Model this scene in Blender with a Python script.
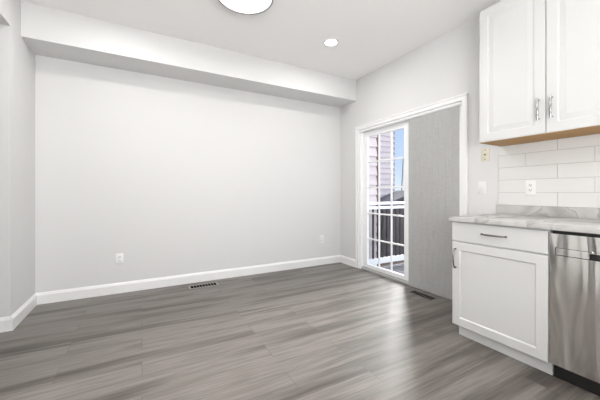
import bpy, bmesh, math, random
from mathutils import Vector, Matrix

for o in list(bpy.data.objects):
    bpy.data.objects.remove(o)
S = bpy.context.scene
C = S.collection
random.seed(7)

# ------------------------------------------------------------------ camera
cam = bpy.data.cameras.new('camera')
cam.sensor_width = 36.0
cam.lens = 290.47 / 600 * 36
cam.shift_y = -7 / 600
cam.clip_start = 0.02
cam.clip_end = 300
co = bpy.data.objects.new('camera', cam)
C.objects.link(co)
co.location = (0, 0, 1.09)
co.rotation_euler = (math.radians(90), 0, math.radians(-28.544))
S.camera = co

# ------------------------------------------------------------------ world, sun, area lights, exposure
S.view_settings.view_transform = 'Standard'
S.view_settings.look = 'None'
S.view_settings.gamma = 1
S.view_settings.use_curve_mapping = False
S.view_settings.exposure = 0.16

W = bpy.data.worlds.new('sky')
S.world = W
W.use_nodes = True
nt = W.node_tree
nt.nodes.clear()
out = nt.nodes.new('ShaderNodeOutputWorld')
bg = nt.nodes.new('ShaderNodeBackground')
tc = nt.nodes.new('ShaderNodeTexCoord')
sx = nt.nodes.new('ShaderNodeSeparateXYZ')
rp = nt.nodes.new('ShaderNodeValToRGB')
rp.color_ramp.elements[0].position = 0.0
rp.color_ramp.elements[0].color = (0.80, 0.88, 0.97, 1)
rp.color_ramp.elements[1].position = 0.45
rp.color_ramp.elements[1].color = (0.33, 0.50, 0.90, 1)
e = rp.color_ramp.elements.new(0.10)
e.color = (0.58, 0.72, 0.95, 1)
nt.links.new(tc.outputs['Generated'], sx.inputs[0])
nt.links.new(sx.outputs['Z'], rp.inputs[0])
bg.inputs[1].default_value = 1.0
# glow added high on the house side of the sky to brighten the siding
dp = nt.nodes.new('ShaderNodeVectorMath')
dp.operation = 'DOT_PRODUCT'
dp.inputs[1].default_value = Vector((0.45, -0.60, 0.66)).normalized()
nt.links.new(tc.outputs['Generated'], dp.inputs[0])
hz = nt.nodes.new('ShaderNodeValToRGB')
hz.color_ramp.elements[0].position = 0.1
hz.color_ramp.elements[0].color = (0, 0, 0, 1)
hz.color_ramp.elements[1].position = 1.0
hz.color_ramp.elements[1].color = (1, 0.98, 0.94, 1)
nt.links.new(dp.outputs['Value'], hz.inputs[0])
hm = nt.nodes.new('ShaderNodeVectorMath')
hm.operation = 'MULTIPLY_ADD'
hm.inputs[1].default_value = (1.2, 1.2, 1.2)
nt.links.new(hz.outputs[0], hm.inputs[0])
nt.links.new(rp.outputs[0], hm.inputs[2])
nt.links.new(hm.outputs[0], bg.inputs[0])
nt.links.new(bg.outputs[0], out.inputs[0])

def light(name, kind, loc, rot, energy, size=1, size_y=None, color=(1, 1, 1), spread=None):
    l = bpy.data.lights.new(name, kind)
    l.energy = energy
    l.color = color
    if kind == 'AREA':
        l.shape = 'RECTANGLE' if size_y else 'DISK'
        l.size = size
        if size_y:
            l.size_y = size_y
        if spread:
            l.spread = spread
    if kind == 'SUN':
        l.angle = size
    o = bpy.data.objects.new(name, l)
    C.objects.link(o)
    o.location = loc
    o.rotation_euler = rot
    return o

def aim(o, d):
    o.rotation_euler = Vector(d).to_track_quat('-Z', 'Y').to_euler()

sun = light('sun', 'SUN', (8, 4, 8), (0, 0, 0), 15.0, size=math.radians(42), color=(1, 0.98, 0.95))
aim(sun, (-0.80, -0.44, -0.36))
# unseen fill added behind the camera to lift the walls and stub
rear = light('rear_fill', 'AREA', (2.3, -2.2, 1.35), (0, 0, 0), 18, size=1.5, size_y=1.5, color=(1, 0.993, 0.985))
aim(rear, (-1, 1.15, 0.0))
# the photographer's flash bounced off the ceiling
bounce = light('bounce_flash', 'AREA', (-0.05, -1.2, 1.2), (0, 0, 0), 112, size=1.6, size_y=1.6, color=(1, 0.996, 0.99))
aim(bounce, (0.0, 0.76, 1))
hall = light('hall_fill', 'AREA', (-3.6, 0.6, 1.5), (0, 0, 0), 5, size=2.4, size_y=1.6, color=(1, 0.993, 0.985))  # unseen fill added to brighten the hall and the steel's reflections
aim(hall, (1, 0.25, 0.05))

# ------------------------------------------------------------------ materials
MATS = {}
def mat(name, color, rough=0.5, metal=0.0, spec=0.5, coat=0.0):
    m = bpy.data.materials.new(name)
    m.use_nodes = True
    b = m.node_tree.nodes['Principled BSDF']
    b.inputs['Base Color'].default_value = (*color, 1)
    b.inputs['Roughness'].default_value = rough
    b.inputs['Metallic'].default_value = metal
    b.inputs['Specular IOR Level'].default_value = spec
    b.inputs['Coat Weight'].default_value = coat
    MATS[name] = m
    return m

def nodes(m):
    n = m.node_tree
    return n, n.nodes['Principled BSDF']

def add(n, t, **kw):
    x = n.nodes.new(t)
    for k, v in kw.items():
        setattr(x, k, v)
    return x

def coords(n, scale=(1, 1, 1), rot=(0, 0, 0)):
    g = add(n, 'ShaderNodeNewGeometry')
    mp = add(n, 'ShaderNodeMapping')
    mp.inputs['Scale'].default_value = scale
    mp.inputs['Rotation'].default_value = rot
    n.links.new(g.outputs['Position'], mp.inputs['Vector'])
    return mp

def noise(n, vec, scale, detail=4, rough=0.5, dist=0):
    x = add(n, 'ShaderNodeTexNoise')
    x.inputs['Scale'].default_value = scale
    x.inputs['Detail'].default_value = detail
    x.inputs['Roughness'].default_value = rough
    x.inputs['Distortion'].default_value = dist
    n.links.new(vec.outputs[0], x.inputs['Vector'])
    return x

def ramp(n, src, stops):
    r = add(n, 'ShaderNodeValToRGB')
    el = r.color_ramp.elements
    el[0].position, el[0].color = stops[0][0], (*stops[0][1], 1)
    el[1].position, el[1].color = stops[-1][0], (*stops[-1][1], 1)
    for p, c in stops[1:-1]:
        q = el.new(p)
        q.color = (*c, 1)
    n.links.new(src, r.inputs[0])
    return r

def mixc(n, a, b, fac, mode='MIX'):
    x = add(n, 'ShaderNodeMix', data_type='RGBA', blend_type=mode)
    for sock, v in ((0, fac), (6, a), (7, b)):
        if hasattr(v, 'node'):
            n.links.new(v, x.inputs[sock])
        elif sock == 0:
            x.inputs[0].default_value = v
        else:
            x.inputs[sock].default_value = (*v, 1)
    return x.outputs[2]

def bump(n, b, h, strength=0.1, dist=0.01):
    x = add(n, 'ShaderNodeBump')
    x.inputs['Strength'].default_value = strength
    x.inputs['Distance'].default_value = dist
    n.links.new(h, x.inputs['Height'])
    n.links.new(x.outputs[0], b.inputs['Normal'])

def paint(name, color, rough, tex=90, st=0.04, spec=0.3):
    m = mat(name, color, rough, spec=spec)
    n, b = nodes(m)
    bump(n, b, noise(n, coords(n), tex, 3).outputs['Fac'], st, 0.002)
    return m

paint('wall_paint', (0.68, 0.678, 0.674), 0.75)
paint('ceiling_paint', (0.90, 0.895, 0.885), 0.9)
paint('trim_paint', (0.82, 0.82, 0.818), 0.35, 40, 0.01, 0.5)
paint('cabinet_paint', (0.63, 0.63, 0.622), 0.35, 50, 0.008, 0.5)
paint('vinyl_white', (0.86, 0.865, 0.87), 0.4, 50, 0.01, 0.5)
paint('plate_white', (0.80, 0.80, 0.795), 0.35, 50, 0.005, 0.5)
paint('plate_almond', (0.70, 0.655, 0.54), 0.4, 50, 0.005, 0.5)
mat('sill_grey', (0.40, 0.40, 0.395), 0.45)
mat('dark_slot', (0.012, 0.012, 0.012), 0.9, spec=0.0)
mat('screw', (0.25, 0.24, 0.22), 0.4, 0.8)
mat('chrome', (0.42, 0.42, 0.42), 0.25, 1.0)
mat('nickel', (0.25, 0.245, 0.24), 0.35, 1.0)
mat('black_plastic', (0.012, 0.012, 0.012), 0.45)
mat('black_metal', (0.02, 0.019, 0.02), 0.5)

# vinyl plank floor, boards along X
m = mat('floor_planks', (0.2, 0.18, 0.17), 0.41, spec=0.5)
n, b = nodes(m)
cv = coords(n)
br = add(n, 'ShaderNodeTexBrick')
br.offset = 0.37
br.offset_frequency = 2
br.inputs['Scale'].default_value = 1
br.inputs['Brick Width'].default_value = 1.22
br.inputs['Row Height'].default_value = 0.178
br.inputs['Mortar Size'].default_value = 0.0012
br.inputs['Mortar Smooth'].default_value = 0.2
br.inputs['Color1'].default_value = (0, 0, 0, 1)
br.inputs['Color2'].default_value = (1, 1, 1, 1)
br.inputs['Mortar'].default_value = (0.5, 0.5, 0.5, 1)
n.links.new(cv.outputs[0], br.inputs['Vector'])
# shift the grain from plank to plank
sh = add(n, 'ShaderNodeVectorMath', operation='MULTIPLY_ADD')
n.links.new(br.outputs['Color'], sh.inputs[0])
sh.inputs[1].default_value = (0.9, 0.04, 0)
n.links.new(cv.outputs[0], sh.inputs[2])
st1 = add(n, 'ShaderNodeMapping')
st1.inputs['Scale'].default_value = (0.40, 5.5, 1)
n.links.new(sh.outputs[0], st1.inputs['Vector'])
st2 = add(n, 'ShaderNodeMapping')
st2.inputs['Scale'].default_value = (2.2, 60, 1)
n.links.new(sh.outputs[0], st2.inputs['Vector'])
big = noise(n, st1, 1.6, 5, 0.55, 0.4)
fine = noise(n, st2, 1.5, 4, 0.6, 0.2)
c1 = ramp(n, big.outputs['Fac'], [(0.30, (0.066, 0.056, 0.049)), (0.42, (0.130, 0.114, 0.102)), (0.55, (0.225, 0.205, 0.188)), (0.75, (0.162, 0.146, 0.131))])
c2 = ramp(n, fine.outputs['Fac'], [(0.3, (0.68, 0.67, 0.66)), (0.7, (1.15, 1.15, 1.15))])
cc = mixc(n, c1.outputs[0], c2.outputs[0], 1.0, 'MULTIPLY')
tone = ramp(n, br.outputs['Color'], [(0.0, (0.95, 0.945, 0.94)), (1.0, (1.04, 1.04, 1.04))])
cc = mixc(n, cc, tone.outputs[0], 1.0, 'MULTIPLY')
cc = mixc(n, cc, (0.075, 0.064, 0.059), br.outputs['Fac'])
n.links.new(cc, b.inputs['Base Color'])
bump(n, b, fine.outputs['Fac'], 0.12, 0.002)

# marble worktop
m = mat('marble', (0.7, 0.7, 0.7), 0.22)
n, b = nodes(m)
cv = coords(n, (1.6, 2.2, 1.6), (0.3, 0.2, 0.7))
ns = noise(n, cv, 1.1, 5, 0.5, 0.8)
c1 = ramp(n, ns.outputs['Fac'], [(0.30, (0.36, 0.35, 0.34)), (0.42, (0.52, 0.51, 0.50)), (0.49, (0.56, 0.55, 0.54)), (0.515, (0.36, 0.35, 0.34)), (0.55, (0.52, 0.51, 0.50)), (0.68, (0.38, 0.37, 0.36))])
n.links.new(c1.outputs[0], b.inputs['Base Color'])

# glazed tile, slightly uneven
m = mat('tile_glaze', (0.72, 0.72, 0.71), 0.16, spec=0.5)
n, b = nodes(m)
bump(n, b, noise(n, coords(n), 9, 2).outputs['Fac'], 0.06, 0.01)
mat('grout', (0.42, 0.41, 0.39), 0.9)

# plywood underside
m = mat('plywood', (0.55, 0.33, 0.13), 0.5)
n, b = nodes(m)
ns = noise(n, coords(n, (12, 1.2, 12)), 3, 5, 0.6, 0.6)
c1 = ramp(n, ns.outputs['Fac'], [(0.3, (0.36, 0.175, 0.03)), (0.7, (0.50, 0.265, 0.06))])
n.links.new(c1.outputs[0], b.inputs['Base Color'])

# brushed steel, a little wavy
m = mat('steel', (0.74, 0.73, 0.71), 0.2, 1.0)
n, b = nodes(m)
b.inputs['Anisotropic'].default_value = 0.15
w1 = noise(n, coords(n, (1, 5.0, 0.9)), 1.6, 2, 0.4, 0.5)
w2 = noise(n, coords(n, (1, 400, 6)), 1.0, 2, 0.5)
ad = add(n, 'ShaderNodeMath', operation='MULTIPLY_ADD')
n.links.new(w2.outputs['Fac'], ad.inputs[0])
ad.inputs[1].default_value = 0.006
n.links.new(w1.outputs['Fac'], ad.inputs[2])
bump(n, b, ad.outputs[0], 0.6, 0.06)
mat('steel_dark', (0.22, 0.215, 0.21), 0.3, 1.0)

# woven blind fabric
m = mat('blind_fabric', (0.47, 0.465, 0.455), 0.9, spec=0.1)
n, b = nodes(m)
h1 = noise(n, coords(n, (1, 260, 7)), 1.0, 3, 0.6)
h2 = noise(n, coords(n, (1, 14, 320)), 1.0, 3, 0.6)
mx = add(n, 'ShaderNodeMath', operation='ADD')
n.links.new(h1.outputs['Fac'], mx.inputs[0])
n.links.new(h2.outputs['Fac'], mx.inputs[1])
c1 = ramp(n, mx.outputs[0], [(0.70, (0.32, 0.318, 0.311)), (1.30, (0.44, 0.437, 0.43))])
n.links.new(c1.outputs[0], b.inputs['Base Color'])
bump(n, b, mx.outputs[0], 0.2, 0.001)

# glass: clear sheet with a faint fresnel reflection
m = bpy.data.materials.new('glass')
m.use_nodes = True
n = m.node_tree
n.nodes.clear()
o_ = add(n, 'ShaderNodeOutputMaterial')
tr = add(n, 'ShaderNodeBsdfTransparent')
tr.inputs[0].default_value = (0.96, 0.97, 0.97, 1)
gl = add(n, 'ShaderNodeBsdfGlossy')
gl.inputs['Roughness'].default_value = 0.02
lw = add(n, 'ShaderNodeLayerWeight')
pw = add(n, 'ShaderNodeMath', operation='POWER')
pw.inputs[1].default_value = 4.0
ml = add(n, 'ShaderNodeMath', operation='MULTIPLY_ADD')
ml.inputs[1].default_value = 0.5
ml.inputs[2].default_value = 0.015
n.links.new(lw.outputs['Facing'], pw.inputs[0])
n.links.new(pw.outputs[0], ml.inputs[0])
mxs = add(n, 'ShaderNodeMixShader')
n.links.new(ml.outputs[0], mxs.inputs[0])
n.links.new(tr.outputs[0], mxs.inputs[1])
n.links.new(gl.outputs[0], mxs.inputs[2])
n.links.new(mxs.outputs[0], o_.inputs[0])
MATS['glass'] = m

def emit(name, color, strength):
    m = mat(name, color, 0.5)
    n, b = nodes(m)
    b.inputs['Emission Color'].default_value = (*color, 1)
    b.inputs['Emission Strength'].default_value = strength
emit('lamp_diffuser', (1, 0.985, 0.96), 6.0)
emit('can_lens', (1, 0.98, 0.95), 25.0)

# outdoors
m = mat('siding', (0.66, 0.60, 0.62), 0.6)
n, b = nodes(m)
c1 = ramp(n, noise(n, coords(n, (1, 1, 14)), 3, 3).outputs['Fac'], [(0.3, (0.56, 0.50, 0.515)), (0.7, (0.63, 0.57, 0.585))])
n.links.new(c1.outputs[0], b.inputs['Base Color'])
mat('brown_trim', (0.14, 0.095, 0.085), 0.5)
m = mat('deck_boards', (0.25, 0.25, 0.27), 0.7)
n, b = nodes(m)
c1 = ramp(n, noise(n, coords(n, (26, 1.2, 1)), 2, 4).outputs['Fac'], [(0.3, (0.10, 0.10, 0.11)), (0.7, (0.19, 0.19, 0.21))])
n.links.new(c1.outputs[0], b.inputs['Base Color'])
m = mat('shingles', (0.06, 0.06, 0.07), 0.9)
n, b = nodes(m)
c1 = ramp(n, noise(n, coords(n), 6, 4).outputs['Fac'], [(0.3, (0.04, 0.04, 0.05)), (0.7, (0.09, 0.09, 0.105))])
n.links.new(c1.outputs[0], b.inputs['Base Color'])
m = mat('mulch', (0.12, 0.07, 0.05), 0.95)
n, b = nodes(m)
c1 = ramp(n, noise(n, coords(n), 2.0, 6).outputs['Fac'], [(0.35, (0.16, 0.09, 0.07)), (0.65, (0.30, 0.25, 0.20))])
n.links.new(c1.outputs[0], b.inputs['Base Color'])
m = mat('shed_wood', (0.13, 0.115, 0.12), 0.85)
n, b = nodes(m)
c1 = ramp(n, noise(n, coords(n, (12, 12, 1)), 3, 4).outputs['Fac'], [(0.3, (0.06, 0.05, 0.053)), (0.7, (0.125, 0.108, 0.112))])
n.links.new(c1.outputs[0], b.inputs['Base Color'])

# ------------------------------------------------------------------ builders
def box(bm, x0, x1, y0, y1, z0, z1, bev=0.0, seg=2):
    t = bmesh.new()
    bmesh.ops.create_cube(t, size=1)
    for v in t.verts:
        v.co = Vector((x0 + (v.co.x + .5) * (x1 - x0), y0 + (v.co.y + .5) * (y1 - y0), z0 + (v.co.z + .5) * (z1 - z0)))
    if bev:
        bmesh.ops.bevel(t, geom=list(t.edges), offset=bev, segments=seg, affect='EDGES', profile=0.5)
    merge(bm, t)
    return bm

def merge(bm, t, M=None):
    if M:
        bmesh.ops.transform(t, matrix=M, verts=t.verts)
    me = bpy.data.meshes.new('tmp')
    t.to_mesh(me)
    t.free()
    bm.from_mesh(me)
    bpy.data.meshes.remove(me)

def cyl(bm, p0, p1, r, r2=None, seg=20, caps=True):
    p0, p1 = Vector(p0), Vector(p1)
    t = bmesh.new()
    d = p1 - p0
    bmesh.ops.create_cone(t, cap_ends=caps, segments=seg, radius1=r, radius2=r if r2 is None else r2, depth=d.length)
    M = Matrix.Translation((p0 + p1) / 2) @ d.to_track_quat('Z', 'Y').to_matrix().to_4x4()
    merge(bm, t, M)
    return bm

def lathe(bm, cx, cy, prof, seg=48):
    """rings of (radius, z) turned about the vertical through cx, cy"""
    rings = []
    for r, z in prof:
        if r < 1e-6:
            rings.append([bm.verts.new((cx, cy, z))])
        else:
            rings.append([bm.verts.new((cx + r * math.cos(2 * math.pi * i / seg), cy + r * math.sin(2 * math.pi * i / seg), z)) for i in range(seg)])
    for a, b_ in zip(rings, rings[1:]):
        for i in range(seg):
            j = (i + 1) % seg
            if len(a) == 1 and len(b_) > 1:
                bm.faces.new((a[0], b_[i], b_[j]))
            elif len(b_) == 1 and len(a) > 1:
                bm.faces.new((a[i], a[j], b_[0]))
            elif len(a) > 1:
                bm.faces.new((a[i], a[j], b_[j], b_[i]))
    bmesh.ops.recalc_face_normals(bm, faces=bm.faces)
    return bm

def tube(bm, pts, radii, seg=12):
    pts = [Vector(p) for p in pts]
    rings = []
    for i, p in enumerate(pts):
        a = pts[max(i - 1, 0)]
        b_ = pts[min(i + 1, len(pts) - 1)]
        q = (b_ - a).to_track_quat('Z', 'Y')
        r = radii[i] if isinstance(radii, (list, tuple)) else radii
        rings.append([bm.verts.new(p + q @ Vector((r * math.cos(2 * math.pi * k / seg), r * math.sin(2 * math.pi * k / seg), 0))) for k in range(seg)])
    for a, b_ in zip(rings, rings[1:]):
        for k in range(seg):
            l = (k + 1) % seg
            bm.faces.new((a[k], a[l], b_[l], b_[k]))
    bm.faces.new(rings[0][::-1])
    bm.faces.new(rings[-1])
    bmesh.ops.recalc_face_normals(bm, faces=bm.faces)
    return bm

def front(bm, y0, y1, z0, z1, xb, prof):
    """a cabinet front facing -X: back plane at xb, profile = (inset, x) steps from rim to centre"""
    loops = []
    for ins, x in [(0, xb)] + prof:
        loops.append([bm.verts.new(p) for p in ((x, y0 + ins, z0 + ins), (x, y1 - ins, z0 + ins), (x, y1 - ins, z1 - ins), (x, y0 + ins, z1 - ins))])
    for a, b_ in zip(loops, loops[1:]):
        for i in range(4):
            j = (i + 1) % 4
            bm.faces.new((a[i], a[j], b_[j], b_[i]))
    bm.faces.new(loops[0])
    bm.faces.new(loops[-1])
    bmesh.ops.recalc_face_normals(bm, faces=bm.faces)
    return bm

def extrude_profile(bm, prof, p0, p1, nrm):
    """prof = (out, up) outline; swept from p0 to p1, 'out' along nrm"""
    p0, p1, nrm = Vector(p0), Vector(p1), Vector(nrm)
    a = [bm.verts.new(p0 + nrm * u + Vector((0, 0, v))) for u, v in prof]
    b_ = [bm.verts.new(p1 + nrm * u + Vector((0, 0, v))) for u, v in prof]
    k = len(prof)
    for i in range(k):
        j = (i + 1) % k
        bm.faces.new((a[i], a[j], b_[j], b_[i]))
    bm.faces.new(a[::-1])
    bm.faces.new(b_)
    bmesh.ops.recalc_face_normals(bm, faces=bm.faces)
    return bm

def B():
    return bmesh.new()

def obj(name, bm, m, parent=None, smooth=False):
    me = bpy.data.meshes.new(name)
    bm.to_mesh(me)
    bm.free()
    me.materials.append(MATS[m])
    if smooth:
        me.polygons.foreach_set('use_smooth', [True] * len(me.polygons))
        me.set_sharp_from_angle(angle=math.radians(35))
    o = bpy.data.objects.new(name, me)
    C.objects.link(o)
    if parent:
        o.parent = parent
        o.matrix_parent_inverse = Matrix.Translation(-parent.location)
    return o

def thing(name, label, cat, loc=(0, 0, 0), group=None):
    o = bpy.data.objects.new(name, None)
    o.empty_display_size = 0.05
    C.objects.link(o)
    o.location = loc
    o['label'] = label
    o['category'] = cat
    if group:
        o['group'] = group
    return o

def tag(o, label, cat, group=None):
    o['label'] = label
    o['category'] = cat
    if group:
        o['group'] = group
    return o

def struct(name, bm, m, parent=None, smooth=False):
    o = obj(name, bm, m, parent, smooth)
    if not parent:
        o['kind'] = 'structure'
    return o

# ------------------------------------------------------------------ room shell
XR, YB, ZC = 2.755, 3.725, 2.743       # right wall, back wall, ceiling
XS, YS = -0.915, 3.125                 # stub wall face and its end
XW, YF = -4.0, -3.0                    # far left, front of the kitchen
ZS, YSO = 2.44, 3.343                  # soffit underside and face
DY0, DY1, DZ = 1.738, 3.273, 1.993     # patio door opening
T = 0.15

struct('floor', box(B(), XW - T, XR + T, YF - T, YB + T, -0.12, 0), 'floor_planks')
struct('ceiling', box(B(), XW - T, XR + T, YF - T, YB + T, ZC, ZC + 0.12), 'ceiling_paint')
struct('wall_back', box(B(), XS - 0.1, XR + T, YB, YB + T, 0, ZC), 'wall_paint')
bm = B()
box(bm, XR, XR + T, YF - T, DY0, 0, ZC)
box(bm, XR, XR + T, DY1, YB, 0, ZC)
box(bm, XR, XR + T, DY0, DY1, DZ, ZC)
struct('wall_right', bm, 'wall_paint')
bm = B()
box(bm, XW, XS, YS, YB + T, 0, ZC)
box(bm, XS - 0.12, XS, YF, 1.75, 0, ZC)           # unseen wall past the opening, added to shade the hall side
struct('wall_left', bm, 'wall_paint')
struct('wall_hall', box(B(), XW - T, XW, YF, YB + T, 0, ZC), 'wall_paint')
struct('wall_front', box(B(), XW - T, XR, YF - T, YF, 0, ZC), 'wall_paint')
# dropped soffit along the back wall and dropped ceiling of the next room
struct('trim_1', box(B(), XS, XR, YSO, YB, ZS, ZC), 'wall_paint')
struct('ceiling_hall', box(B(), XW, XS - 0.0005, YF, YS, 2.415, ZC - 0.001), 'wall_paint')

BP = [(0, 0), (0.016, 0), (0.016, 0.088), (0.013, 0.094), (0.010, 0.100), (0.007, 0.107), (0.003, 0.112), (0, 0.114)]
struct('baseboard_back', extrude_profile(B(), BP, (XS, YB, 0), (XR, YB, 0), (0, -1, 0)), 'trim_paint')
struct('baseboard_left', extrude_profile(B(), BP, (XS, YS - 0.016, 0), (XS, YB, 0), (1, 0, 0)), 'trim_paint')
struct('baseboard_hall', extrude_profile(B(), BP, (XW, YS, 0), (XS, YS, 0), (0, -1, 0)), 'trim_paint')
struct('baseboard_right', extrude_profile(B(), BP, (XR, 3.33, 0), (XR, YB - 0.001, 0), (-1, 0, 0)), 'trim_paint')

# ------------------------------------------------------------------ patio door
CW = 0.057
bm = B()
# casing: stepped flat boards round the opening
for (y0, y1, z0, z1) in ((DY1, DY1 + CW, 0, DZ), (DY0 - CW, DY0, 0, DZ), (DY0 - CW, DY1 + CW, DZ, DZ + CW)):
    box(bm, XR - 0.018, XR + 0.002, y0, y1, z0, z1, 0.004)
for (y0, y1, z0, z1) in ((DY1 + CW - 0.016, DY1 + CW + 0.002, 0, DZ + CW - 0.016), (DY0 - CW - 0.002, DY0 - CW + 0.016, 0, DZ + CW - 0.016), (DY0 - CW - 0.002, DY1 + CW + 0.002, DZ + CW - 0.016, DZ + CW + 0.002)):
    box(bm, XR - 0.026, XR + 0.002, y0, y1, z0, z1, 0.005)
struct('trim_2', bm, 'trim_paint')

door = bpy.data.objects.new('door_1', None)
C.objects.link(door)
door.location = (XR, (DY0 + DY1) / 2, 0)
door['kind'] = 'structure'
bm = B()
box(bm, XR, XR + T, DY1 - 0.03, DY1, 0, DZ, 0.003)
box(bm, XR, XR + T, DY0, DY0 + 0.03, 0, DZ, 0.003)
box(bm, XR, XR + T, DY0, DY1, DZ - 0.035, DZ, 0.003)
obj('door_frame', bm, 'vinyl_white', door)
bm = B()
box(bm, XR + 0.006, XR + T + 0.03, DY0, DY1, 0.0, 0.028, 0.003)
box(bm, XR + 0.028, XR + 0.034, DY0 + .03, DY1 - .03, 0.028, 0.040, 0.001)
obj('sill', bm, 'sill_grey', door)

def sash(name, xa, xb, y0, y1, sl, sr):
    """a glazed sliding sash with a 3 x 5 grid; sl, sr = stile widths at low and high y"""
    z0, z1 = 0.030, 1.958
    g0, g1, gz0, gz1 = y0 + sl, y1 - sr, 0.085, 1.885
    bm = B()
    box(bm, xa, xb, y0, g0, z0, z1, 0.004)
    box(bm, xa, xb, g1, y1, z0, z1, 0.004)
    box(bm, xa, xb, g0, g1, z0, gz0, 0.004)
    box(bm, xa, xb, g0, g1, gz1, z1, 0.004)
    s = obj(name, bm, 'vinyl_white', door)
    xm = (xa + xb) / 2
    p = obj('pane', box(B(), xm - 0.003, xm + 0.003, g0, g1, gz0, gz1), 'glass', s)
    bm = B()
    for i in (1, 2):
        y = g0 + (g1 - g0) * i / 3
        box(bm, xm - 0.009, xm + 0.009, y - 0.010, y + 0.010, gz0, gz1, 0.003)
    for i in range(1, 5):
        z = gz0 + (gz1 - gz0) * i / 5
        box(bm, xm - 0.0085, xm + 0.0085, g0, g1, z - 0.010, z + 0.010, 0.003)
    obj('muntin_grid', bm, 'vinyl_white', s)
    return s

sash('sliding_sash', XR + 0.045, XR + 0.085, 2.405, DY1 - 0.03, 0.095, 0.083)
sash('fixed_sash', XR + 0.095, XR + 0.135, DY0 + 0.03, 2.50, 0.07, 0.075)

# ------------------------------------------------------------------ vertical blind over the fixed half
bl = thing('vertical_blind', 'grey woven fabric vertical blind drawn over the right half of the patio door', 'blind', (XR, 2.1, 0.02))
bm = B()
box(bm, XR - 0.022, XR + 0.016, DY0 + 0.004, DY1 - 0.004, 1.962, 1.982, 0.003)
box(bm, XR - 0.014, XR + 0.008, DY0 + 0.004, DY1 - 0.004, 1.955, 1.963)
obj('headrail', bm, 'trim_paint', bl)
v0, v1, nv = 1.764, 2.388, 8
pitch = (v1 - v0 - 0.015) / nv
for i in range(nv):
    bm = B()
    y0 = v0 + i * pitch
    y1 = y0 + pitch + 0.015
    zt, zb = 1.954, 0.014 + random.uniform(-0.002, 0.002)
    cols = 5
    fr, bk = [], []
    for k in range(cols):
        t = k / (cols - 1)
        y = y0 + (y1 - y0) * t
        x = XR - 0.006 + 0.0016 * t
        dz = 0.004 * math.sin(math.pi * t)
        fr.append((bm.verts.new((x, y, zt)), bm.verts.new((x, y, zb - dz))))
        bk.append((bm.verts.new((x + 0.0012, y, zt)), bm.verts.new((x + 0.0012, y, zb - dz))))
    for k in range(cols - 1):
        bm.faces.new((fr[k][0], fr[k + 1][0], fr[k + 1][1], fr[k][1]))
        bm.faces.new((bk[k][0], bk[k][1], bk[k + 1][1], bk[k + 1][0]))
        bm.faces.new((fr[k][0], bk[k][0], bk[k + 1][0], fr[k + 1][0]))
        bm.faces.new((fr[k][1], fr[k + 1][1], bk[k + 1][1], bk[k][1]))
    bm.faces.new((fr[0][0], fr[0][1], bk[0][1], bk[0][0]))
    bm.faces.new((fr[-1][0], bk[-1][0], bk[-1][1], fr[-1][1]))
    bmesh.ops.recalc_face_normals(bm, faces=bm.faces)
    obj('vane', bm, 'blind_fabric', bl, True)

# ------------------------------------------------------------------ lower kitchen run
XF = 2.10                                # plane of the cabinet fronts
def arch_pull(bm, a, b_, outx, m_r=0.0055):
    """a bowed bar pull between a and b, standing out towards -X"""
    a, b_ = Vector(a), Vector(b_)
    pts, rad = [], []
    for i in range(15):
        t = i / 14
        s = math.sin(math.pi * t)
        p = a.lerp(b_, t)
        p.x -= 0.012 + outx * (s ** 0.6 if s > 0 else 0)
        pts.append(p)
        rad.append(m_r * (0.8 + 0.35 * s))
    tube(bm, pts, rad, 10)
    for q in (a, b_):
        cyl(bm, q, q + Vector((-0.016, 0, 0)), 0.0075, 0.006, 14)
    return bm

cab = thing('base_cabinet', 'white base cabinet with one drawer over a door, left of the dishwasher', 'cabinet', (2.43, 1.105, 0))
bm = B()
box(bm, XF + 0.021, XR - 0.001, 0.803, 1.408, 0.086, 0.875, 0.001)
box(bm, 2.161, XR - 0.001, 0.803, 1.386, 0.0, 0.086)
obj('body', bm, 'cabinet_paint', cab)
obj('toe_kick', box(B(), 2.153, 2.1605, 0.803, 1.386, 0.0, 0.0855, 0.001), 'cabinet_paint', cab)
dr = obj('drawer', front(B(), 0.806, 1.407, 0.727, 0.868, XF + 0.021, [(0, XF + 0.003), (0.003, XF)]), 'cabinet_paint', cab)
obj('drawer_pull', arch_pull(B(), (XF, 1.03, 0.801), (XF, 1.182, 0.801), 0.016), 'nickel', dr, True)
dd = obj('door', front(B(), 0.806, 1.407, 0.088, 0.719, XF + 0.021, [(0, XF + 0.003), (0.003, XF), (0.058, XF), (0.062, XF + 0.004), (0.066, XF + 0.009)]), 'cabinet_paint', cab)
obj('door_pull', arch_pull(B(), (XF, 1.379, 0.525), (XF, 1.379, 0.665), 0.016), 'nickel', dd, True)

wt = thing('worktop', 'grey-veined marble worktop over the base cabinet and dishwasher', 'worktop', (2.41, 0.8, 0.876))
obj('slab', box(B(), 2.07, XR - 0.001, -0.40, 1.415, 0.8765, 0.911, 0.003), 'marble', wt, True)
obj('upstand', box(B(), XR - 0.021, XR - 0.001, -0.40, 1.415, 0.9105, 0.986, 0.002), 'marble', wt, True)

dw = thing('dishwasher', 'stainless steel dishwasher with a pocket handle and black toe panel', 'dishwasher', (2.43, 0.5, 0))
Y0, Y1 = 0.197, 0.797
obj('tub', box(B(), XF + 0.03, XR - 0.02, Y0 + 0.003, Y1 - 0.003, 0.095, 0.872), 'black_plastic', dw)
bm = B()
# door skin with a recessed pocket handle
py0, py1, pz0, pz1 = 0.224, 0.770, 0.731, 0.775
dz0, dz1 = 0.095, 0.855
for (a, b_, c, d) in ((Y0, Y1, pz1, dz1), (Y0, Y1, dz0, pz0), (Y0, py0, pz0, pz1), (py1, Y1, pz0, pz1)):
    vs = [bm.verts.new(p) for p in ((XF, a, c), (XF, b_, c), (XF, b_, d), (XF, a, d))]
    bm.faces.new(vs)
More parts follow.
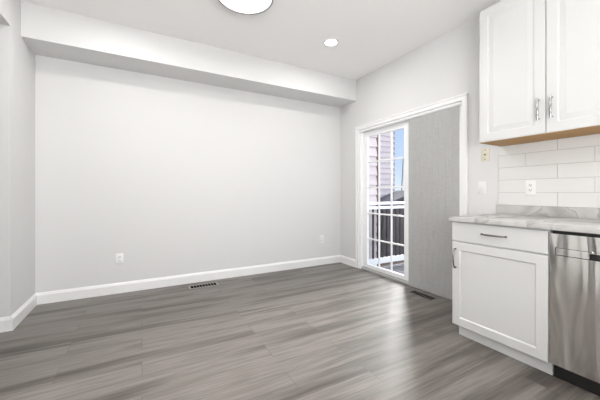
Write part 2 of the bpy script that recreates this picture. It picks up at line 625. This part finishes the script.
# rim returns
for (p, q) in (((Y0, dz0), (Y1, dz0)), ((Y1, dz0), (Y1, dz1)), ((Y1, dz1), (Y0, dz1)), ((Y0, dz1), (Y0, dz0)),
               ((py0, pz0), (py1, pz0)), ((py1, pz0), (py1, pz1)), ((py1, pz1), (py0, pz1)), ((py0, pz1), (py0, pz0))):
    vs = [bm.verts.new(v) for v in ((XF, *p), (XF, *q), (XF + 0.029, *q), (XF + 0.029, *p))]
    bm.faces.new(vs)
bmesh.ops.remove_doubles(bm, verts=bm.verts, dist=1e-5)
bmesh.ops.recalc_face_normals(bm, faces=bm.faces)
ds = obj('door', bm, 'steel', dw)
bm = B()
box(bm, XF + 0.002, XF + 0.008, py0 + 0.002, 0.345, pz0 + 0.002, pz1 - 0.002, 0.001)
box(bm, XF + 0.002, XF + 0.008, 0.625, py1 - 0.002, pz0 + 0.002, pz1 - 0.002, 0.001)
box(bm, XF + 0.002, XF + 0.008, 0.345, 0.625, pz1 - 0.012, pz1 - 0.002, 0.001)
obj('handle', bm, 'steel', dw)
obj('handle_pocket', box(B(), XF + 0.026, XF + 0.0295, py0, py1, pz0, pz1), 'black_plastic', dw)
obj('toe_panel', box(B(), XF + 0.052, XF + 0.075, Y0 + 0.002, Y1 - 0.002, 0.0, 0.094, 0.002), 'black_plastic', dw)

# ------------------------------------------------------------------ wall cabinet
XU = 2.425
wc = thing('wall_cabinet', 'white raised-panel wall cabinet with two doors above the tiled backsplash', 'cabinet', (2.6, 0.945, 1.5))
obj('body', box(B(), XU + 0.021, XR - 0.001, 0.50, 1.389, 1.504, 2.572, 0.001), 'cabinet_paint', wc)
obj('bottom_panel', box(B(), XU + 0.010, XR - 0.002, 0.502, 1.387, 1.4965, 1.5035), 'plywood', wc)['label'] = 'bare plywood underside'
RP = [(0, XU + 0.004), (0.004, XU), (0.062, XU), (0.066, XU + 0.002), (0.070, XU + 0.0055), (0.078, XU + 0.0055), (0.102, XU + 0.002), (0.106, XU + 0.001)]
def wall_pull(bm, y, z0, z1):
    cyl(bm, (XU, y, z0), (XU - 0.024, y, z0), 0.006, 0.005, 14)
    cyl(bm, (XU, y, z1), (XU - 0.024, y, z1), 0.006, 0.005, 14)
    k = 17
    pts, rad = [], []
    for i in range(k):
        t = i / (k - 1)
        pts.append((XU - 0.024 - 0.004 * math.sin(math.pi * t), y, z0 - 0.012 + (z1 - z0 + 0.024) * t))
        rad.append(0.0045 + 0.0042 * math.sin(math.pi * t) ** 2 + (0.002 if i in (2, 3, k - 3, k - 4) else 0))
    tube(bm, pts, rad, 12)
    return bm
for (a, b_, yp) in ((0.945, 1.388, 0.980), (0.501, 0.941, 0.906)):
    d = obj('door', front(B(), a, b_, 1.500, 2.570, XU + 0.021, RP), 'cabinet_paint', wc)
    obj('door_pull', wall_pull(B(), yp, 1.605, 1.735), 'chrome', d, True)

# ------------------------------------------------------------------ tiled backsplash
ts = thing('tile_backsplash', 'glossy white long subway tile backsplash between the worktop and wall cabinet', 'backsplash', (XR, 0.9, 0.986))
obj('grout_bed', box(B(), XR - 0.007, XR - 0.0005, -0.40, 1.406, 0.9865, 1.496), 'grout', ts)
bm = B()
z, r = 0.988, 0
while z < 1.49:
    z2 = min(z + 0.1045, 1.4955)
    y = 1.405 + (0.0 if r % 2 == 0 else 0.206 - 0.0)
    while y > -0.40:
        a, b_ = max(y - 0.4095, -0.40), min(y, 1.4055)
        if b_ - a > 0.01:
            box(bm, XR - 0.0095, XR - 0.005, a, b_, z, z2, 0.0012, 2)
        y -= 0.412
    z += 0.107
    r += 1
obj('tiles', bm, 'tile_glaze', ts)

# ------------------------------------------------------------------ wall plates
def plate_on_x(name, label, cat, y, z, kind, m, x=XR):
    t = thing(name, label, cat, (x, y, z))
    obj('plate', box(B(), x - 0.006, x - 0.0003, y - 0.037, y + 0.037, z - 0.059, z + 0.059, 0.003), m, t, True)
    if kind == 'coax':
        bm = B()
        cyl(bm, (x - 0.005, y, z), (x - 0.012, y, z), 0.008, seg=6)
        cyl(bm, (x - 0.012, y, z), (x - 0.018, y, z), 0.0055)
        obj('jack', bm, 'screw', t, True)
        for s in (-1, 1):
            obj('screw', cyl(B(), (x - 0.0055, y, z + s * 0.042), (x - 0.008, y, z + s * 0.042), 0.0055, 0.004), 'screw', t, True)
    if kind == 'switch':
        bm = B()
        box(bm, x - 0.008, x - 0.005, y - 0.006, y + 0.006, z - 0.013, z + 0.013, 0.001)
        obj('toggle', box(bm, x - 0.017, x - 0.005, y - 0.004, y + 0.004, z - 0.002, z + 0.009, 0.0015), m, t)
        for s in (-1, 1):
            obj('screw', cyl(B(), (x - 0.0055, y, z + s * 0.030), (x - 0.0072, y, z + s * 0.030), 0.003, 0.0025), m, t, True)
    if kind == 'outlet':
        outlet(t, lambda u, w, h: (x - w, y + u, z + h), m)
    return t

def outlet(t, f, m):
    """two receptacle faces with slots; f maps (across, out, up) to the room"""
    for s in (-1, 1):
        bm = B()
        c0, c1 = Vector(f(-0.0165, 0.0055, s * 0.0195 - 0.014)), Vector(f(0.0165, 0.008, s * 0.0195 + 0.014))
        lo = [min(p, q) for p, q in zip(c0, c1)]
        hi = [max(p, q) for p, q in zip(c0, c1)]
        box(bm, lo[0], hi[0], lo[1], hi[1], lo[2], hi[2], 0.001)
        fc = obj('receptacle', bm, m, t)
        bm = B()
        for (u, w, h) in ((-0.0065, 0.0018, 0.0045), (0.0065, 0.0018, 0.0045)):
            c0, c1 = Vector(f(u - w, 0.0075, s * 0.0195 + 0.003 - h)), Vector(f(u + w, 0.0084, s * 0.0195 + 0.003 + h))
            lo = [min(p, q) for p, q in zip(c0, c1)]
            hi = [max(p, q) for p, q in zip(c0, c1)]
            box(bm, lo[0], hi[0], lo[1], hi[1], lo[2], hi[2])
        cyl(bm, f(0, 0.0075, s * 0.0195 - 0.008), f(0, 0.0084, s * 0.0195 - 0.008), 0.0026, seg=12)
        obj('slots', bm, 'dark_slot', fc)
    obj('screw', cyl(B(), f(0, 0.0055, 0), f(0, 0.0072, 0), 0.003, 0.0025), m, t, True)

plate_on_x('coaxial_wall_plate', 'almond wall plate with a centre jack, just below the end of the wall cabinet', 'wall plate', 1.520, 1.440, 'coax', 'plate_almond')
plate_on_x('light_switch', 'white toggle light switch on the bare wall beside the patio door casing', 'switch', 1.548, 1.136, 'switch', 'plate_white')
plate_on_x('wall_outlet', 'white duplex outlet set in the tiled backsplash above the worktop', 'outlet', 1.165, 1.132, 'outlet', 'plate_white', XR - 0.0095)

def plate_on_back(label, x, z):
    t = thing('wall_outlet', label, 'outlet', (x, YB, z))
    obj('plate', box(B(), x - 0.037, x + 0.037, YB - 0.006, YB - 0.0003, z - 0.059, z + 0.059, 0.003), 'plate_white', t, True)
    outlet(t, lambda u, w, h: (x + u, YB - w, z + h), 'plate_white')
plate_on_back('white duplex outlet low on the back wall, left of the floor register', -0.215, 0.372)
plate_on_back('white duplex outlet low on the back wall near the corner by the patio door', 2.395, 0.385)

# ------------------------------------------------------------------ floor registers
m = mat('register_taupe', (0.34, 0.315, 0.295), 0.5, 0.0)
m = mat('register_brown', (0.19, 0.17, 0.158), 0.5, 0.0)
def register(label, x0, x1, y0, y1, along_x, m):
    t = thing('floor_register', label, 'floor vent', ((x0 + x1) / 2, (y0 + y1) / 2, 0))
    h = 0.004
    e = 0.018
    bm = B()
    for (a, b_, c, d) in ((x0, x1, y0, y0 + e), (x0, x1, y1 - e, y1), (x0, x0 + e, y0 + e, y1 - e), (x1 - e, x1, y0 + e, y1 - e)):
        box(bm, a, b_, c, d, 0.0002, h, 0.0015)
    obj('frame', bm, m, t)
    obj('damper', box(B(), x0 + e, x1 - e, y0 + e, y1 - e, 0.0002, 0.0012), 'dark_slot', t)
    bm = B()
    k = 9
    if along_x:
        for i in range(1, k):
            x = x0 + e + (x1 - x0 - 2 * e) * i / k
            box(bm, x - 0.0022, x + 0.0022, y0 + e, y1 - e, 0.0012, 0.0035)
    else:
        for i in range(1, k):
            y = y0 + e + (y1 - y0 - 2 * e) * i / k
            box(bm, x0 + e, x1 - e, y - 0.0022, y + 0.0022, 0.0012, 0.0035)
    obj('louvres', bm, m, t)
register('taupe floor register against the baseboard of the back wall', 0.475, 0.800, 3.475, 3.610, True, 'register_taupe')
register('brown floor register below the grey vertical blind', 2.562, 2.688, 1.945, 2.250, False, 'register_brown')

# ------------------------------------------------------------------ ceiling lights
fl = thing('flush_ceiling_light', 'large round flush ceiling light with a thin metal rim', 'ceiling light', (0.724, 2.255, ZC))
obj('pan', lathe(B(), 0.724, 2.255, [(0, ZC - 0.0005), (0.199, ZC - 0.0005), (0.199, 2.690), (0, 2.690)]), 'trim_paint', fl, True)
obj('rim', lathe(B(), 0.724, 2.255, [(0.200, 2.735), (0.228, 2.735), (0.228, 2.660), (0.222, 2.655), (0.214, 2.658), (0.214, 2.690), (0.200, 2.690), (0.200, 2.735)]), 'steel_dark', fl, True)
obj('diffuser', lathe(B(), 0.724, 2.255, [(0.2135, 2.688), (0.2135, 2.676), (0.18, 2.672), (0.12, 2.669), (0.06, 2.667), (0, 2.666)]), 'lamp_diffuser', fl, True)

light('flush_lamp', 'AREA', (0.724, 2.255, 2.664), (0, 0, 0), 7.5, size=0.40, color=(1, 0.98, 0.95))

def can(label, x, y):
    t = thing('recessed_ceiling_light', label, 'ceiling light', (x, y, ZC))
    light('can_lamp', 'AREA', (x, y, ZC - 0.0075), (0, 0, 0), 7.5, size=0.11, color=(1, 0.985, 0.965))
    obj('trim_ring', lathe(B(), x, y, [(0.055, ZC - 0.0005), (0.088, ZC - 0.0005), (0.086, ZC - 0.005), (0.066, ZC - 0.009), (0.060, ZC - 0.004), (0.055, ZC - 0.0005)], 32), 'trim_paint', t, True)
    obj('lens', lathe(B(), x, y, [(0.062, ZC - 0.001), (0.062, ZC - 0.005), (0, ZC - 0.006)], 32), 'can_lens', t, True)
can('small round recessed ceiling light beyond the flush light, near the soffit', 1.820, 2.635)
# the row it belongs to goes on out of the frame
can('small round recessed ceiling light at the left end of the dining area', -0.200, 2.635)

# ------------------------------------------------------------------ outdoors
def siding_wall(bm, x0, x1, y, z0, z1, lap, thick):
    """lap siding facing -Y"""
    z = z0
    while z < z1:
        a, b_ = z, min(z + lap, z1)
        vs = [(x0, y - 0.028, a), (x1, y - 0.028, a), (x1, y, b_), (x0, y, b_), (x0, y + thick, a), (x1, y + thick, a), (x1, y + thick, b_), (x0, y + thick, b_)]
        v = [bm.verts.new(p) for p in vs]
        for f in ((0, 1, 2, 3), (4, 7, 6, 5), (0, 4, 5, 1), (2, 6, 7, 3), (0, 3, 7, 4), (1, 5, 6, 2)):
            bm.faces.new([v[i] for i in f])
        z += lap
    bmesh.ops.recalc_face_normals(bm, faces=bm.faces)
    return bm

XO = XR + T
struct('ground', box(B(), XO, 60, -20, 60, -0.5, -0.35), 'mulch')
bm = B()
x = XO + 0.035
while x < 5.6:
    box(bm, x, x + 0.138, 0.2, 3.52, -0.13, -0.10, 0.003)
    x += 0.144
for y in (0.3, 1.3, 2.3, 3.4):
    box(bm, XO + 0.02, 5.6, y, y + 0.05, -0.27, -0.131)
for y in (0.3, 3.4):
    box(bm, 5.4, 5.5, y, y + 0.1, -0.35, -0.131)
struct('deck', bm, 'deck_boards')

YR = 3.45
rl = thing('deck_railing', 'white deck railing with black pickets, seen through the patio door', 'railing', (4.2, YR, -0.1))
obj('top_rail', box(B(), XO + 0.01, 5.5, YR - 0.04, YR + 0.04, 0.905, 0.945, 0.006), 'vinyl_white', rl)
obj('under_rail', box(B(), XO + 0.01, 5.5, YR - 0.02, YR + 0.02, 0.835, 0.880, 0.004), 'vinyl_white', rl)
obj('bottom_rail', box(B(), XO + 0.01, 5.5, YR - 0.02, YR + 0.02, -0.03, 0.06, 0.004), 'vinyl_white', rl)
obj('post', box(B(), 5.45, 5.55, YR - 0.05, YR + 0.05, -0.10, 1.0, 0.004), 'vinyl_white', rl)
k = 0
x = XO + 0.08
while x < 5.4:
    obj('picket', box(B(), x - 0.011, x + 0.011, YR - 0.011, YR + 0.011, 0.055, 0.84), 'black_metal', rl)
    x += 0.098
for x in (XO + 0.3, 4.2):
    obj('foot_block', box(B(), x - 0.04, x + 0.04, YR - 0.02, YR + 0.02, -0.10, -0.03), 'vinyl_white', rl)

h1_ = thing('house', 'pale lap-sided house wall right behind the deck railing, with a brown downspout', 'house', (3.16, 3.9, -0.35))
obj('siding', siding_wall(B(), XO + 0.01, 3.405, 3.62, -0.35, 4.2, 0.157, 0.6), 'siding', h1_)
bm = B()
box(bm, 3.405, 3.445, 3.585, 3.63, -0.35, 4.2, 0.004)
obj('downspout', bm, 'brown_trim', h1_)

h2_ = thing('house', 'farther pale lap-sided house wall seen past the downspout, against the sky', 'house', (4.4, 5.6, -0.35))
obj('siding', siding_wall(B(), 3.2, 5.36, 5.10, -0.35, 5.6, 0.127, 1.2), 'siding', h2_)
bm = B()
box(bm, 5.355, 5.378, 5.09, 5.13, -0.35, 5.55)
obj('corner_trim', bm, 'brown_trim', h2_)

# dark garden shed between the railing and the farther house
sd = thing('shed', 'dark garden shed with a sloping shingle roof beyond the deck railing', 'shed', (5.2, 4.7, -0.35))
bm = B()
x = 4.46
while x < 6.3:
    box(bm, x, x + 0.128, 4.52, 4.54, -0.35, 0.805)
    x += 0.13
box(bm, 4.46, 6.32, 4.54, 4.98, -0.35, 0.805)
obj('walls', bm, 'shed_wood', sd)
bm = B()
a = [(4.36, 0.815), (5.40, 1.15), (6.45, 0.815), (6.45, 0.775), (5.40, 1.11), (4.36, 0.775)]
fa = [bm.verts.new((x, 4.46, z)) for x, z in a]
fb = [bm.verts.new((x, 5.04, z)) for x, z in a]
for i in range(6):
    k = (i + 1) % 6
    bm.faces.new((fa[i], fa[k], fb[k], fb[i]))
for f in (fa, fb):
    bm.faces.new((f[0], f[1], f[4], f[5]))
    bm.faces.new((f[1], f[2], f[3], f[4]))
for y in (4.52, 4.98):
    bm.faces.new([bm.verts.new((x, y, z)) for x, z in ((4.46, 0.805), (6.32, 0.805), (5.40, 1.10))])
bmesh.ops.recalc_face_normals(bm, faces=bm.faces)
obj('roof', bm, 'shingles', sd)

pl = B()  # plain thin pole far off, leaning slightly
cyl(pl, (14.25, 13.0, -0.35), (14.5, 13.0, 3.4), 0.04, 0.025, 10)
tag(obj('thin_pole', pl, 'brown_trim', None, True), 'thin leaning pole against the blue sky beyond the railing', 'pole')
